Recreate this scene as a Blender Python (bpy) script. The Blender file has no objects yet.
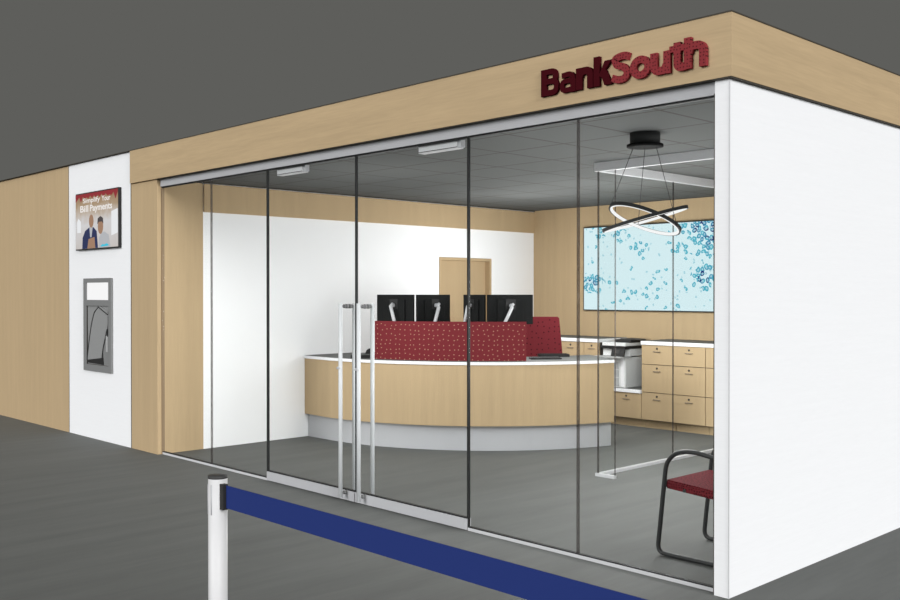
import bpy, bmesh, math, random
from mathutils import Vector, Matrix
random.seed(4)
S = bpy.context.scene
COL = S.collection
PI = math.pi
R = math.radians

# ------------------------------------------------------------------ materials
def lin(c):
    return tuple(((v/255)/12.92 if v/255 <= .04045 else ((v/255+.055)/1.055)**2.4) for v in c)

def newmat(name):
    m = bpy.data.materials.new(name); m.use_nodes = True
    nt = m.node_tree; b = nt.nodes['Principled BSDF']
    return m, nt, b

def plain(name, rgb, rough=.6, metal=0, spec=.2, k=1.0, noise=.02, scale=40):
    """procedural colour with a faint mottling"""
    m, nt, b = newmat(name)
    c = tuple(min(1, v*k) for v in lin(rgb))
    tc = nt.nodes.new('ShaderNodeTexCoord'); nz = nt.nodes.new('ShaderNodeTexNoise')
    nz.inputs['Scale'].default_value = scale
    mx = nt.nodes.new('ShaderNodeMix'); mx.data_type = 'RGBA'
    mx.inputs[6].default_value = (*[v*(1-noise) for v in c], 1)
    mx.inputs[7].default_value = (*[min(1, v*(1+noise)) for v in c], 1)
    nt.links.new(tc.outputs['Object'], nz.inputs['Vector'])
    nt.links.new(nz.outputs['Fac'], mx.inputs[0]); nt.links.new(mx.outputs[2], b.inputs['Base Color'])
    b.inputs['Roughness'].default_value = rough; b.inputs['Metallic'].default_value = metal
    b.inputs['Specular IOR Level'].default_value = spec
    return m

def streaky(name, rgb, stretch, k=1.0, amp=.06, rough=.65, spec=.12, fine=.04, tint=None):
    """long streaks: stretch = scale per axis (small = along the grain)"""
    m, nt, b = newmat(name)
    c = tuple(v*k for v in lin(rgb))
    N = nt.nodes; L = nt.links
    tc = N.new('ShaderNodeTexCoord'); mp = N.new('ShaderNodeMapping')
    mp.inputs['Scale'].default_value = stretch
    L.new(tc.outputs['Object'], mp.inputs['Vector'])
    n1 = N.new('ShaderNodeTexNoise'); n1.inputs['Scale'].default_value = 1; n1.inputs['Detail'].default_value = 3
    n2 = N.new('ShaderNodeTexNoise'); n2.inputs['Scale'].default_value = 6; n2.inputs['Detail'].default_value = 2
    L.new(mp.outputs['Vector'], n1.inputs['Vector']); L.new(mp.outputs['Vector'], n2.inputs['Vector'])
    a1 = N.new('ShaderNodeMapRange'); a1.inputs['From Min'].default_value = .3; a1.inputs['From Max'].default_value = .7
    a1.inputs['To Min'].default_value = 1-amp; a1.inputs['To Max'].default_value = 1+amp
    a2 = N.new('ShaderNodeMapRange'); a2.inputs['From Min'].default_value = .3; a2.inputs['From Max'].default_value = .7
    a2.inputs['To Min'].default_value = 1-fine; a2.inputs['To Max'].default_value = 1+fine
    L.new(n1.outputs['Fac'], a1.inputs['Value']); L.new(n2.outputs['Fac'], a2.inputs['Value'])
    mu = N.new('ShaderNodeMath'); mu.operation = 'MULTIPLY'
    L.new(a1.outputs[0], mu.inputs[0]); L.new(a2.outputs[0], mu.inputs[1])
    vm = N.new('ShaderNodeVectorMath'); vm.operation = 'SCALE'; vm.inputs[0].default_value = c
    L.new(mu.outputs[0], vm.inputs['Scale']); L.new(vm.outputs[0], b.inputs['Base Color'])
    b.inputs['Roughness'].default_value = rough; b.inputs['Specular IOR Level'].default_value = spec
    return m

def dotted(name, rgb, dot, k=1.0, scale=30, size=.2, u=(.7, .7), v3=None):
    """woven fabric with small dots"""
    m, nt, b = newmat(name); N = nt.nodes; L = nt.links
    c = tuple(v*k for v in lin(rgb)); d = tuple(v*k for v in lin(dot))
    tc = N.new('ShaderNodeTexCoord'); mp = N.new('ShaderNodeMapping')
    N.remove(mp); sx = N.new('ShaderNodeSeparateXYZ'); L.new(tc.outputs['Object'], sx.inputs[0])
    ma = N.new('ShaderNodeMath'); ma.operation = 'MULTIPLY'; ma.inputs[1].default_value = u[0]; L.new(sx.outputs[0], ma.inputs[0])
    mb_ = N.new('ShaderNodeMath'); mb_.operation = 'MULTIPLY_ADD'; mb_.inputs[1].default_value = u[1]; L.new(sx.outputs[1], mb_.inputs[0]); L.new(ma.outputs[0], mb_.inputs[2])
    cx = N.new('ShaderNodeCombineXYZ'); L.new(mb_.outputs[0], cx.inputs[0]); L.new(sx.outputs[2], cx.inputs[1])
    if v3:
        ad = N.new('ShaderNodeMath'); ad.operation = 'ADD'; L.new(sx.outputs[1], ad.inputs[0]); L.new(sx.outputs[2], ad.inputs[1]); L.new(ad.outputs[0], cx.inputs[1])
    v = N.new('ShaderNodeTexVoronoi'); v.voronoi_dimensions = '2D'; v.inputs['Scale'].default_value = scale; v.inputs['Randomness'].default_value = .45
    L.new(cx.outputs[0], v.inputs['Vector'])
    lt = N.new('ShaderNodeMath'); lt.operation = 'LESS_THAN'; lt.inputs[1].default_value = size
    L.new(v.outputs['Distance'], lt.inputs[0])
    mx = N.new('ShaderNodeMix'); mx.data_type = 'RGBA'
    mx.inputs[6].default_value = (*c, 1); mx.inputs[7].default_value = (*d, 1)
    L.new(lt.outputs[0], mx.inputs[0]); L.new(mx.outputs[2], b.inputs['Base Color'])
    b.inputs['Roughness'].default_value = .9; b.inputs['Specular IOR Level'].default_value = .1
    return m

def emis(name, rgb, s=1.0):
    m, nt, b = newmat(name)
    b.inputs['Base Color'].default_value = (.02, .02, .02, 1)
    b.inputs['Emission Color'].default_value = (*lin(rgb), 1)
    b.inputs['Emission Strength'].default_value = s
    b.inputs['Specular IOR Level'].default_value = 0
    return m

def glassmat():
    m, nt, b = newmat('clear_glass'); N = nt.nodes; L = nt.links
    t = N.new('ShaderNodeBsdfTransparent'); t.inputs[0].default_value = (.985, .99, .988, 1)
    g = N.new('ShaderNodeBsdfGlossy'); g.inputs['Roughness'].default_value = .02
    mx = N.new('ShaderNodeMixShader'); mx.inputs[0].default_value = .002
    L.new(t.outputs[0], mx.inputs[1]); L.new(g.outputs[0], mx.inputs[2])
    L.new(mx.outputs[0], N['Material Output'].inputs['Surface'])
    return m

WOOD = (183, 160, 126)
KW = 1.0
M = {}
M['wood_v'] = streaky('oak_veneer_upright', WOOD, (13, 13, .5), KW, .035, fine=.03)
M['wood_h'] = streaky('oak_veneer_lengthwise', WOOD, (.7, .7, 13), KW, .06, fine=.04)
M['wood_edge'] = plain('oak_edge', (140, 120, 96), .7)
M['white'] = streaky('white_wallcovering', (238, 239, 241), (1.6, 1.6, 45), 1.0, .008, fine=.012, rough=.8, spec=.05)
M['white_in'] = streaky('white_wallcovering_inside', (245, 246, 247), (1.6, 1.6, 45), 1.0, .004, fine=.006, rough=.8, spec=.05)
M['floor'] = streaky('grey_plank_floor', (103, 105, 103), (5.5, .55, 1), 1.0, .08, fine=.03, rough=.7, spec=.1)
M['alum'] = plain('brushed_aluminium', (180, 181, 184), .55, 0, .2)
M['alum_light'] = plain('light_aluminium', (196, 197, 199), .5, 0, .3)
M['steel'] = plain('polished_steel', (203, 206, 208), .35, 0, .3)
M['dark'] = plain('black_gasket', (34, 35, 35), .6)
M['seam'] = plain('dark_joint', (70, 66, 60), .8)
M['joint'] = plain('grey_glass_joint', (62, 58, 56), .5)
_nt = M['joint'].node_tree; _t = _nt.nodes.new('ShaderNodeBsdfTransparent'); _m = _nt.nodes.new('ShaderNodeMixShader')
_t.inputs[0].default_value = (.9, .88, .88, 1); _m.inputs[0].default_value = .45
_nt.links.new(_t.outputs[0], _m.inputs[1]); _nt.links.new(_nt.nodes['Principled BSDF'].outputs[0], _m.inputs[2]); _nt.links.new(_m.outputs[0], _nt.nodes['Material Output'].inputs['Surface'])
M['rubber'] = plain('black_plastic', (34, 34, 34), .5, 0, .25)
M['monitor'] = plain('black_monitor_shell', (27, 28, 28), .7, 0, .08)
M['counter'] = plain('grey_worktop_laminate', (98, 100, 98), .6, 0, .15)
M['counter_edge'] = plain('white_worktop_edge', (244, 244, 246), .6, 0, .15)
M['plinth'] = plain('brushed_metal_kick', (183, 184, 187), .55, 0, .25, noise=.03, scale=8)
M['red'] = dotted('red_dotted_fabric', (112, 42, 47), (166, 136, 112), scale=19, size=.11)
M['redchair'] = dotted('red_chair_fabric', (112, 41, 47), (50, 16, 20), scale=15, size=.11, u=(1, 0))
M['seatred'] = dotted('red_seat_fabric', (104, 36, 42), (44, 14, 18), scale=55, size=.27, u=(1, 0), v3=True)
M['sign_dark'] = plain('maroon_letter_face', (62, 13, 20), .9, 0, .03)
M['sign_red'] = dotted('red_letter_face', (132, 50, 54), (78, 26, 30), scale=48, size=.21, u=(1, 0))
M['belt'] = plain('blue_webbing', (36, 52, 112), .8, 0, .1, noise=.01)
M['post'] = plain('white_post_enamel', (206, 206, 207), .4, 0, .2)
M['cap'] = plain('dark_post_cap', (62, 62, 62), .5)
M['tube'] = plain('black_chair_tube', (44, 45, 45), .45, 0, .3)
M['printer'] = plain('printer_white', (226, 227, 226), .6)
M['printer_grey'] = plain('printer_grey', (180, 181, 180), .6)
M['atm'] = plain('machine_grey', (124, 125, 125), .55)
M['atm_in'] = plain('machine_hood_grey', (140, 141, 141), .6, noise=.08, scale=60)
M['atm_dark'] = plain('machine_slot_black', (40, 40, 40), .5)
M['atm_light'] = plain('machine_plate_light', (168, 169, 169), .5)
M['fixture'] = plain('dark_fixture_metal', (44, 45, 45), .7, 0, .1)
M['canopy'] = plain('canopy_grey_metal', (60, 61, 61), .7, 0, .1)
M['flange'] = plain('canopy_black_flange', (20, 20, 20), .8, 0, .05)
M['led'] = emis('led_strip', (246, 246, 246), 1.0)
M['lit_panel'] = emis('lit_header_panel', (247, 247, 247), .97)
M['wire'] = plain('pendant_wire', (60, 60, 60), .5)
M['lock'] = plain('lock_metal_dark', (66, 62, 58), .5)
M['pull'] = plain('drawer_pull_metal', (140, 128, 112), .5)
M['glass'] = glassmat()

def ceiling_mat():
    m, nt, b = newmat('grey_ceiling_tile'); N = nt.nodes; L = nt.links
    c = lin((108, 110, 109)); d = lin((88, 85, 83))
    tc = N.new('ShaderNodeTexCoord'); sx = N.new('ShaderNodeSeparateXYZ'); L.new(tc.outputs['Object'], sx.inputs[0])
    outs = []
    for i, (p, off) in enumerate(((.672, 2.195), (.656, -1.245+.656*4))):
        a = N.new('ShaderNodeMath'); a.operation = 'ADD'; a.inputs[1].default_value = off + p*20 + p/2
        L.new(sx.outputs[i], a.inputs[0])
        mo = N.new('ShaderNodeMath'); mo.operation = 'MODULO'; mo.inputs[1].default_value = p; L.new(a.outputs[0], mo.inputs[0])
        su = N.new('ShaderNodeMath'); su.operation = 'SUBTRACT'; su.inputs[1].default_value = p/2; L.new(mo.outputs[0], su.inputs[0])
        ab = N.new('ShaderNodeMath'); ab.operation = 'ABSOLUTE'; L.new(su.outputs[0], ab.inputs[0])
        lt = N.new('ShaderNodeMath'); lt.operation = 'LESS_THAN'; lt.inputs[1].default_value = .011; L.new(ab.outputs[0], lt.inputs[0])
        outs.append(lt)
    mx = N.new('ShaderNodeMath'); mx.operation = 'MAXIMUM'; L.new(outs[0].outputs[0], mx.inputs[0]); L.new(outs[1].outputs[0], mx.inputs[1])
    mc = N.new('ShaderNodeMix'); mc.data_type = 'RGBA'
    KC = CEIL_K
    mc.inputs[6].default_value = (*[v*KC for v in c], 1); mc.inputs[7].default_value = (*[v*KC for v in d], 1)
    L.new(mx.outputs[0], mc.inputs[0]); L.new(mc.outputs[2], b.inputs['Base Color'])
    b.inputs['Roughness'].default_value = .9; b.inputs['Specular IOR Level'].default_value = .05
    return m
CEIL_K = .78
M['ceiling'] = ceiling_mat()

def display_mat():
    """pale blue picture with teal bubbles crowding the upper right and lower left; local x 0..w, z 0..h"""
    m, nt, b = newmat('bubble_picture'); N = nt.nodes; L = nt.links
    tc = N.new('ShaderNodeTexCoord')
    base = lin((211, 234, 239)); teal = lin((78, 178, 198)); deep = lin((28, 120, 165)); navy = lin((14, 40, 110))
    def math_(op, a, bb):
        n = N.new('ShaderNodeMath'); n.operation = op
        for i, v in enumerate((a, bb)):
            if hasattr(v, 'is_linked') or hasattr(v, 'links'): L.new(v, n.inputs[i])
            else: n.inputs[i].default_value = v
        n.use_clamp = False
        return n.outputs[0]
    def vor(scale, feat='F1', rnd=1):
        v = N.new('ShaderNodeTexVoronoi'); v.voronoi_dimensions = '2D'; v.inputs['Scale'].default_value = scale; v.feature = feat
        L.new(wv, v.inputs['Vector']); return v
    nz = N.new('ShaderNodeTexNoise'); nz.inputs['Scale'].default_value = 7
    L.new(tc.outputs['Object'], nz.inputs['Vector'])
    va = N.new('ShaderNodeVectorMath'); va.operation = 'SCALE'; va.inputs['Scale'].default_value = .07
    L.new(nz.outputs['Color'], va.inputs[0])
    vb = N.new('ShaderNodeVectorMath'); vb.operation = 'ADD'; L.new(tc.outputs['Object'], vb.inputs[0]); L.new(va.outputs[0], vb.inputs[1])
    sw = N.new('ShaderNodeSeparateXYZ'); L.new(vb.outputs[0], sw.inputs[0]); cw = N.new('ShaderNodeCombineXYZ')
    L.new(sw.outputs[0], cw.inputs[0]); L.new(sw.outputs[2], cw.inputs[1]); wv = cw.outputs[0]
    def mask(cx, cz, rx, rz):
        s = N.new('ShaderNodeVectorMath'); s.operation = 'SUBTRACT'; s.inputs[1].default_value = (cx, 0, cz); L.new(tc.outputs['Object'], s.inputs[0])
        d = N.new('ShaderNodeVectorMath'); d.operation = 'DIVIDE'; d.inputs[1].default_value = (rx, 1e6, rz); L.new(s.outputs[0], d.inputs[0])
        l = N.new('ShaderNodeVectorMath'); l.operation = 'LENGTH'; L.new(d.outputs[0], l.inputs[0])
        mr = N.new('ShaderNodeMapRange'); mr.inputs['From Min'].default_value = 1.0; mr.inputs['From Max'].default_value = .2
        L.new(l.outputs['Value'], mr.inputs['Value']); return mr.outputs[0]
    dens = mask(1.97, 1.02, .62, .48)
    for a in ((.14, .36, .26, .16), (1.88, .42, .24, .22), (.92, .82, .2, .2), (.45, 1.03, .6, .14), (1.2, .25, .8, .3), (1.45, .95, .4, .12)):
        w = mask(*a)
        if a[0] in (.45, 1.2, .92, 1.45): w = math_('MULTIPLY', w, .16 if a[0] > 1 else .4)
        dens = math_('MAXIMUM', dens, w)
    v1 = vor(17); v2 = vor(30)
    # a cell holds a bubble when its random value is under the local density
    def bubbles(v, r0, gain):
        sp = N.new('ShaderNodeSeparateColor'); L.new(v.outputs['Color'], sp.inputs[0])
        thr = math_('MULTIPLY', dens, gain); thr = math_('ADD', thr, .03)
        on = math_('LESS_THAN', sp.outputs[0], thr)
        inr = math_('LESS_THAN', v.outputs['Distance'], r0)
        core = math_('LESS_THAN', v.outputs['Distance'], r0*.45)
        ring = math_('MULTIPLY', math_('SUBTRACT', inr, math_('MULTIPLY', core, .5)), on)
        return ring, sp.outputs[1]
    r1, h1 = bubbles(v1, .5, 1.1); r2, h2 = bubbles(v2, .42, .3)
    fac = math_('MAXIMUM', r1, math_('MULTIPLY', r2, .6))
    mc = N.new('ShaderNodeMix'); mc.data_type = 'RGBA'; mc.inputs[6].default_value = (*teal, 1); mc.inputs[7].default_value = (*deep, 1)
    L.new(math_('MULTIPLY', h1, dens), mc.inputs[0])
    m2 = N.new('ShaderNodeMix'); m2.data_type = 'RGBA'; m2.inputs[6].default_value = (*base, 1)
    L.new(fac, m2.inputs[0]); L.new(mc.outputs[2], m2.inputs[7])
    dk = math_('GREATER_THAN', math_('MULTIPLY', math_('MULTIPLY', r1, dens), h2), .72)
    m3 = N.new('ShaderNodeMix'); m3.data_type = 'RGBA'; L.new(m2.outputs[2], m3.inputs[6]); m3.inputs[7].default_value = (*navy, 1)
    L.new(dk, m3.inputs[0])
    b.inputs['Base Color'].default_value = (.01, .01, .01, 1); b.inputs['Specular IOR Level'].default_value = 0
    L.new(m3.outputs[2], b.inputs['Emission Color']); b.inputs['Emission Strength'].default_value = 1.05
    return m
M['display'] = display_mat()

def advert_mat():
    """warm brown at the head of the picture, fading to a pale blurred room; local z 0..h"""
    m, nt, b = newmat('advert_backdrop'); N = nt.nodes; L = nt.links
    tc = N.new('ShaderNodeTexCoord'); sx = N.new('ShaderNodeSeparateXYZ'); L.new(tc.outputs['Object'], sx.inputs[0])
    cr = N.new('ShaderNodeValToRGB'); e = cr.color_ramp.elements
    e[0].position = .0; e[0].color = (*lin((196, 190, 186)), 1)
    e[1].position = 1.0; e[1].color = (*lin((120, 66, 52)), 1)
    for p, c in ((.45, (206, 205, 206)), (.62, (190, 178, 166)), (.76, (168, 146, 120)), (.93, (150, 120, 92))):
        q = e.new(p); q.color = (*lin(c), 1)
    nz = N.new('ShaderNodeTexNoise'); nz.inputs['Scale'].default_value = 9; nz.inputs['Detail'].default_value = 2
    L.new(tc.outputs['Object'], nz.inputs['Vector'])
    dv = N.new('ShaderNodeMath'); dv.operation = 'MULTIPLY_ADD'; dv.inputs[1].default_value = 1/.65; L.new(sx.outputs[2], dv.inputs[0])
    nm = N.new('ShaderNodeMapRange'); nm.inputs['To Min'].default_value = -.14; nm.inputs['To Max'].default_value = .14
    L.new(nz.outputs['Fac'], nm.inputs['Value']); L.new(nm.outputs[0], dv.inputs[2])
    L.new(dv.outputs[0], cr.inputs[0])
    b.inputs['Base Color'].default_value = (.01, .01, .01, 1); b.inputs['Specular IOR Level'].default_value = 0
    L.new(cr.outputs[0], b.inputs['Emission Color']); b.inputs['Emission Strength'].default_value = 1
    return m
M['advert'] = advert_mat()

# ------------------------------------------------------------------ mesh builder
class MB:
    def __init__(s, off=(0, 0, 0)):
        s.bm = bmesh.new(); s.o = Vector(off)
    def box(s, x0, x1, y0, y1, z0, z1, bev=0, mat=None):
        t = bmesh.new(); bmesh.ops.create_cube(t, size=1)
        for v in t.verts:
            v.co = Vector(((x0+x1)/2+v.co.x*(x1-x0), (y0+y1)/2+v.co.y*(y1-y0), (z0+z1)/2+v.co.z*(z1-z0)))
        if bev: bmesh.ops.bevel(t, geom=t.edges[:], offset=bev, segments=2, affect='EDGES', profile=.7)
        return s.merge(t, mat)
    def merge(s, t, mat=None):
        vm = {}
        for v in t.verts:
            co = v.co.copy()
            if mat is not None: co = mat @ co
            vm[v] = s.bm.verts.new(co - s.o)
        for f in t.faces:
            try:
                nf = s.bm.faces.new([vm[v] for v in f.verts]); nf.smooth = f.smooth
            except ValueError: pass
        t.free(); return s
    def prism(s, poly, z0, z1, mat=None, smooth=False):
        t = bmesh.new(); n = len(poly)
        a = [t.verts.new((x, y, z0)) for x, y in poly]; b = [t.verts.new((x, y, z1)) for x, y in poly]
        t.faces.new(a[::-1]); t.faces.new(b)
        for i in range(n):
            f = t.faces.new((a[i], a[(i+1) % n], b[(i+1) % n], b[i])); f.smooth = False
        bmesh.ops.recalc_face_normals(t, faces=t.faces[:])
        return s.merge(t, mat)
    def lathe(s, prof, c=(0, 0, 0), n=32, mat=None):
        t = bmesh.new(); rings = []
        for r, z in prof:
            rings.append([t.verts.new((c[0]+r*math.cos(2*PI*i/n), c[1]+r*math.sin(2*PI*i/n), c[2]+z)) for i in range(n)])
        for k in range(len(rings)-1):
            sm = abs(prof[k][1]-prof[k+1][1]) > 1e-6
            for i in range(n):
                f = t.faces.new((rings[k][i], rings[k][(i+1) % n], rings[k+1][(i+1) % n], rings[k+1][i])); f.smooth = sm
        t.faces.new(rings[0][::-1]); t.faces.new(rings[-1])
        bmesh.ops.recalc_face_normals(t, faces=t.faces[:])
        return s.merge(t, mat)
    def tube(s, pts, r, n=10, closed=False, mat=None):
        P = [Vector(p) for p in pts]; t = bmesh.new(); m = len(P); rings = []
        up = None
        for i in range(m):
            if closed: d = (P[(i+1) % m]-P[i-1]).normalized()
            elif i == 0: d = (P[1]-P[0]).normalized()
            elif i == m-1: d = (P[-1]-P[-2]).normalized()
            else: d = ((P[i+1]-P[i]).normalized()+(P[i]-P[i-1]).normalized()).normalized()
            if up is None:
                up = Vector((0, 0, 1)) if abs(d.z) < .9 else Vector((1, 0, 0))
            u = (up - d*up.dot(d)).normalized(); w = d.cross(u); up = u
            rings.append([t.verts.new(P[i]+u*r*math.cos(2*PI*k/n)+w*r*math.sin(2*PI*k/n)) for k in range(n)])
        rng = range(m) if closed else range(m-1)
        for i in rng:
            A, B = rings[i], rings[(i+1) % m]
            for k in range(n):
                f = t.faces.new((A[k], A[(k+1) % n], B[(k+1) % n], B[k])); f.smooth = True
        if not closed: t.faces.new(rings[0][::-1]); t.faces.new(rings[-1])
        bmesh.ops.recalc_face_normals(t, faces=t.faces[:])
        return s.merge(t, mat)
    def build(s, name, m, parent=None):
        me = bpy.data.meshes.new(name); bmesh.ops.remove_doubles(s.bm, verts=s.bm.verts[:], dist=1e-6)
        s.bm.to_mesh(me); s.bm.free()
        o = bpy.data.objects.new(name, me); COL.objects.link(o)
        me.materials.append(M[m] if isinstance(m, str) else m)
        o.parent = parent
        if parent is None: o.location = s.o
        return o

def tag(o, label=None, cat=None, group=None, kind=None):
    for k, v in (('label', label), ('category', cat), ('group', group), ('kind', kind)):
        if v: o[k] = v
    return o
def empty(name, loc=(0, 0, 0), rz=0):
    o = bpy.data.objects.new(name, None); COL.objects.link(o)
    o.location = loc; o.rotation_euler = (0, 0, rz); o.empty_display_size = .1
    return o
def copy_tree(o, parent=None):
    c = o.copy(); COL.objects.link(c)
    if parent is not None: c.parent = parent
    for ch in list(o.children): copy_tree(ch, c)
    return c
def fillet(pts, r, n=6):
    """round the inner corners of a polyline"""
    P = [Vector(p) for p in pts]; out = [P[0]]
    for i in range(1, len(P)-1):
        a = (P[i-1]-P[i]); b = (P[i+1]-P[i]); rr = min(r, a.length*.49, b.length*.49)
        A = P[i]+a.normalized()*rr; B = P[i]+b.normalized()*rr
        for k in range(n+1):
            t = k/n; out.append(A*(1-t)**2+P[i]*2*t*(1-t)+B*t*t)
    out.append(P[-1]); return out
def boxobj(name, m, b, parent=None, off=None, bev=0, **kw):
    off = off if off is not None else ((0, 0, 0) if parent is None else parent.location)
    mb = MB(off); mb.box(*b, bev=bev); o = mb.build(name, m, parent)
    if kw: tag(o, **kw)
    return o

# ------------------------------------------------------------------ setting
XL, XR, D, ZC = -6.6, -.09, 5.9, 2.872
OV = .026                      # fascia overhang
G = .06                        # glass plane

boxobj('floor', 'floor', (-17, 9, -9, 12, -.05, 0), label='dark grey plank floor running from the concourse into the bank lobby', cat='floor', kind='structure')
boxobj('ceiling', 'ceiling', (XL-.1, 0, .1, D+.1, ZC, ZC+.03), label='grey tiled ceiling inside the glass-fronted lobby', cat='ceiling', kind='structure')

w = MB((0, 0, 0)); w.box(-17, -8.84, 0, .2, 0, 3.205)
tag(w.build('wall_front', 'wood_v'), 'plain light oak wall left of the white machine panel', 'wall', kind='structure')
w = MB(); w.box(-8.836, -7.195, 0, .2, 0, 3.205)
tag(w.build('wall_front_panel', 'white'), 'white front wall panel that carries the advert screen and teller machine', 'wall', kind='structure')
w = MB(); w.box(-7.19, -6.6, .0, .085, 0, 2.856); w.box(-7.19, XL, .085, .53, 0, 2.8565)
tag(w.build('wall_pier', 'wood_v'), 'light oak pier at the left end of the glass front', 'wall', kind='structure')
w = MB()   # white left wall with the door opening
w.box(XL-.15, XL, .53, 4.008, 0, ZC); w.box(XL-.15, XL, 5.012, D, 0, ZC); w.box(XL-.15, XL, 4.008, 5.012, 2.158, ZC)
tag(w.build('wall_left', 'white_in'), 'white left side wall inside the lobby', 'wall', kind='structure')
w = MB(); w.box(XL, XL+.022, .534, D, 2.55, 2.852)
tag(w.build('trim_1', 'wood_v'), 'light oak band along the top of the white lobby wall', 'trim', kind='structure')
w = MB(); w.box(XL, XL+.024, .53, D, 2.862, ZC)
tag(w.build('trim_2', 'seam'), 'thin dark joint between oak band and ceiling', 'trim', kind='structure')
w = MB(); w.box(XL-.15, 0, D, D+.12, 0, ZC)
tag(w.build('wall_back', 'wood_v'), 'light oak back wall behind the filing cabinets', 'wall', kind='structure')
w = MB(); w.box(XR, 0, 0, D+.12, 0, 2.86)
tag(w.build('wall_right', 'white'), 'white right side wall forming the near outer corner', 'wall', kind='structure')
w = MB(); w.box(-7.168, OV, -OV, .1, 2.8605, 3.2093); w.box(-.1, OV, .1, D+.14, 2.8605, 3.2093)
tag(w.build('trim_3', 'wood_h'), 'light oak fascia band wrapping the top of the bank front', 'trim', kind='structure')
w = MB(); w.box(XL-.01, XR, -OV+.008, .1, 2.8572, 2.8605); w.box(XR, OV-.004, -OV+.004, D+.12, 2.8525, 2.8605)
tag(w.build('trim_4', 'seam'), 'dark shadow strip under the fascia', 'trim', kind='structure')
# dark roof cap line
w = MB(); w.box(-17, OV+.004, -OV-.004, .1, 3.2093, 3.2165); w.box(-.1, OV+.004, .1, D+.14, 3.2093, 3.2165)
tag(w.build('trim_5', 'seam'), 'thin dark edge strip on top of the fascia and front wall', 'trim', kind='structure')
w = MB(); w.box(-17, 0, .1, D+.14, 3.17, 3.2)
tag(w.build('roof', 'atm'), 'flat roof of the bank enclosure', 'roof', kind='structure')
w = MB(); w.box(-8.842, -8.834, -.002, .01, 0, 3.205); w.box(-7.199, -7.189, -.003, .01, 0, 3.205)
tag(w.build('trim_6', 'seam'), 'thin dark joints at both sides of the white front panel', 'trim', kind='structure')
w = MB(); w.box(-.001, .004, -.003, .001, 0, 2.853)
tag(w.build('trim_7', 'alum_light'), 'thin grey corner bead of the white outer corner', 'trim', kind='structure')
w = MB(); w.box(XR-.012, XR, .01, .05, 0, 2.787)
tag(w.build('trim_8', 'seam'), 'dark jamb strip where the glass meets the white wall', 'trim', kind='structure')
w = MB(); w.box(XL-.004, XL+.012, .045, .075, 0, 2.787)
tag(w.build('trim_9', 'wood_edge'), 'brown jamb strip where the glass meets the oak pier', 'trim', kind='structure')
w = MB(); w.box(XL-.002, XR, .035, .098, 2.785, 2.8572)
tag(w.build('trim_10', 'alum'), 'aluminium header track above the glass front', 'trim', kind='structure')

# interior door
d = empty('door_1', (XL, 4.51, 0)); tag(d, 'closed light oak door in the white lobby wall', 'door', kind='structure')
boxobj('door_slab', 'wood_v', (XL-.12, XL-.085, 4.048, 4.972, .005, 2.118), d)
w = MB(d.location); w.box(XL-.13, XL+.004, 4.012, 4.048, 0, 2.155); w.box(XL-.13, XL+.004, 4.972, 5.008, 0, 2.155); w.box(XL-.13, XL+.004, 4.048, 4.972, 2.118, 2.155)
w.build('door_frame', 'wood_v', d)
w = MB(d.location); w.tube([(XL-.085, 4.92, 1.0), (XL-.03, 4.92, 1.0), (XL-.03, 4.8, 1.0)], .01)
w.build('door_handle', 'steel', d)

# ------------------------------------------------------------------ glass front
J = [XL+.012, -5.606, -4.622, -3.352, -2.078, -1.098, XR-.012]
ZT = 2.787
names = ['left end fixed glass pane beside the oak pier', 'fixed glass pane immediately left of the double doors', None, None,
         'fixed glass pane immediately right of the double doors', 'right end fixed glass pane beside the white corner']
n = 0
for i in (0, 1, 4, 5):
    n += 1
    x0, x1 = J[i], J[i+1]
    r = empty('window_%d' % n, ((x0+x1)/2, G, 0)); tag(r, names[i], 'window', kind='structure')
    boxobj('glass_pane', 'glass', (x0+.004, x1-.004, G-.006, G+.006, .03, ZT-.006), r)
    boxobj('sill_channel', 'alum_light', (x0, x1, G-.012, G+.02, 0, .022), r)
    w = MB(r.location); w.box(x0, x1, G-.012, G+.012, .022, .03); w.box(x0, x1, G-.012, G+.012, ZT-.014, ZT)
    w.build('gasket', 'dark', r)
    if i == 0: boxobj('edge_seal', 'joint', (x1-.008, x1+.002, G-.009, G+.009, .03, ZT-.014), r)
    if i == 1: boxobj('edge_seal', 'dark', (x1-.014, x1, G-.011, G+.011, .03, ZT-.014), r)
    if i == 4:
        w = MB(r.location); w.box(x1-.006, x1+.006, G-.009, G+.009, .03, ZT-.014); w.build('edge_seal', 'joint', r)
        boxobj('edge_seal', 'dark', (x0, x0+.002, G-.011, G+.011, .03, ZT-.014), r)

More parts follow.
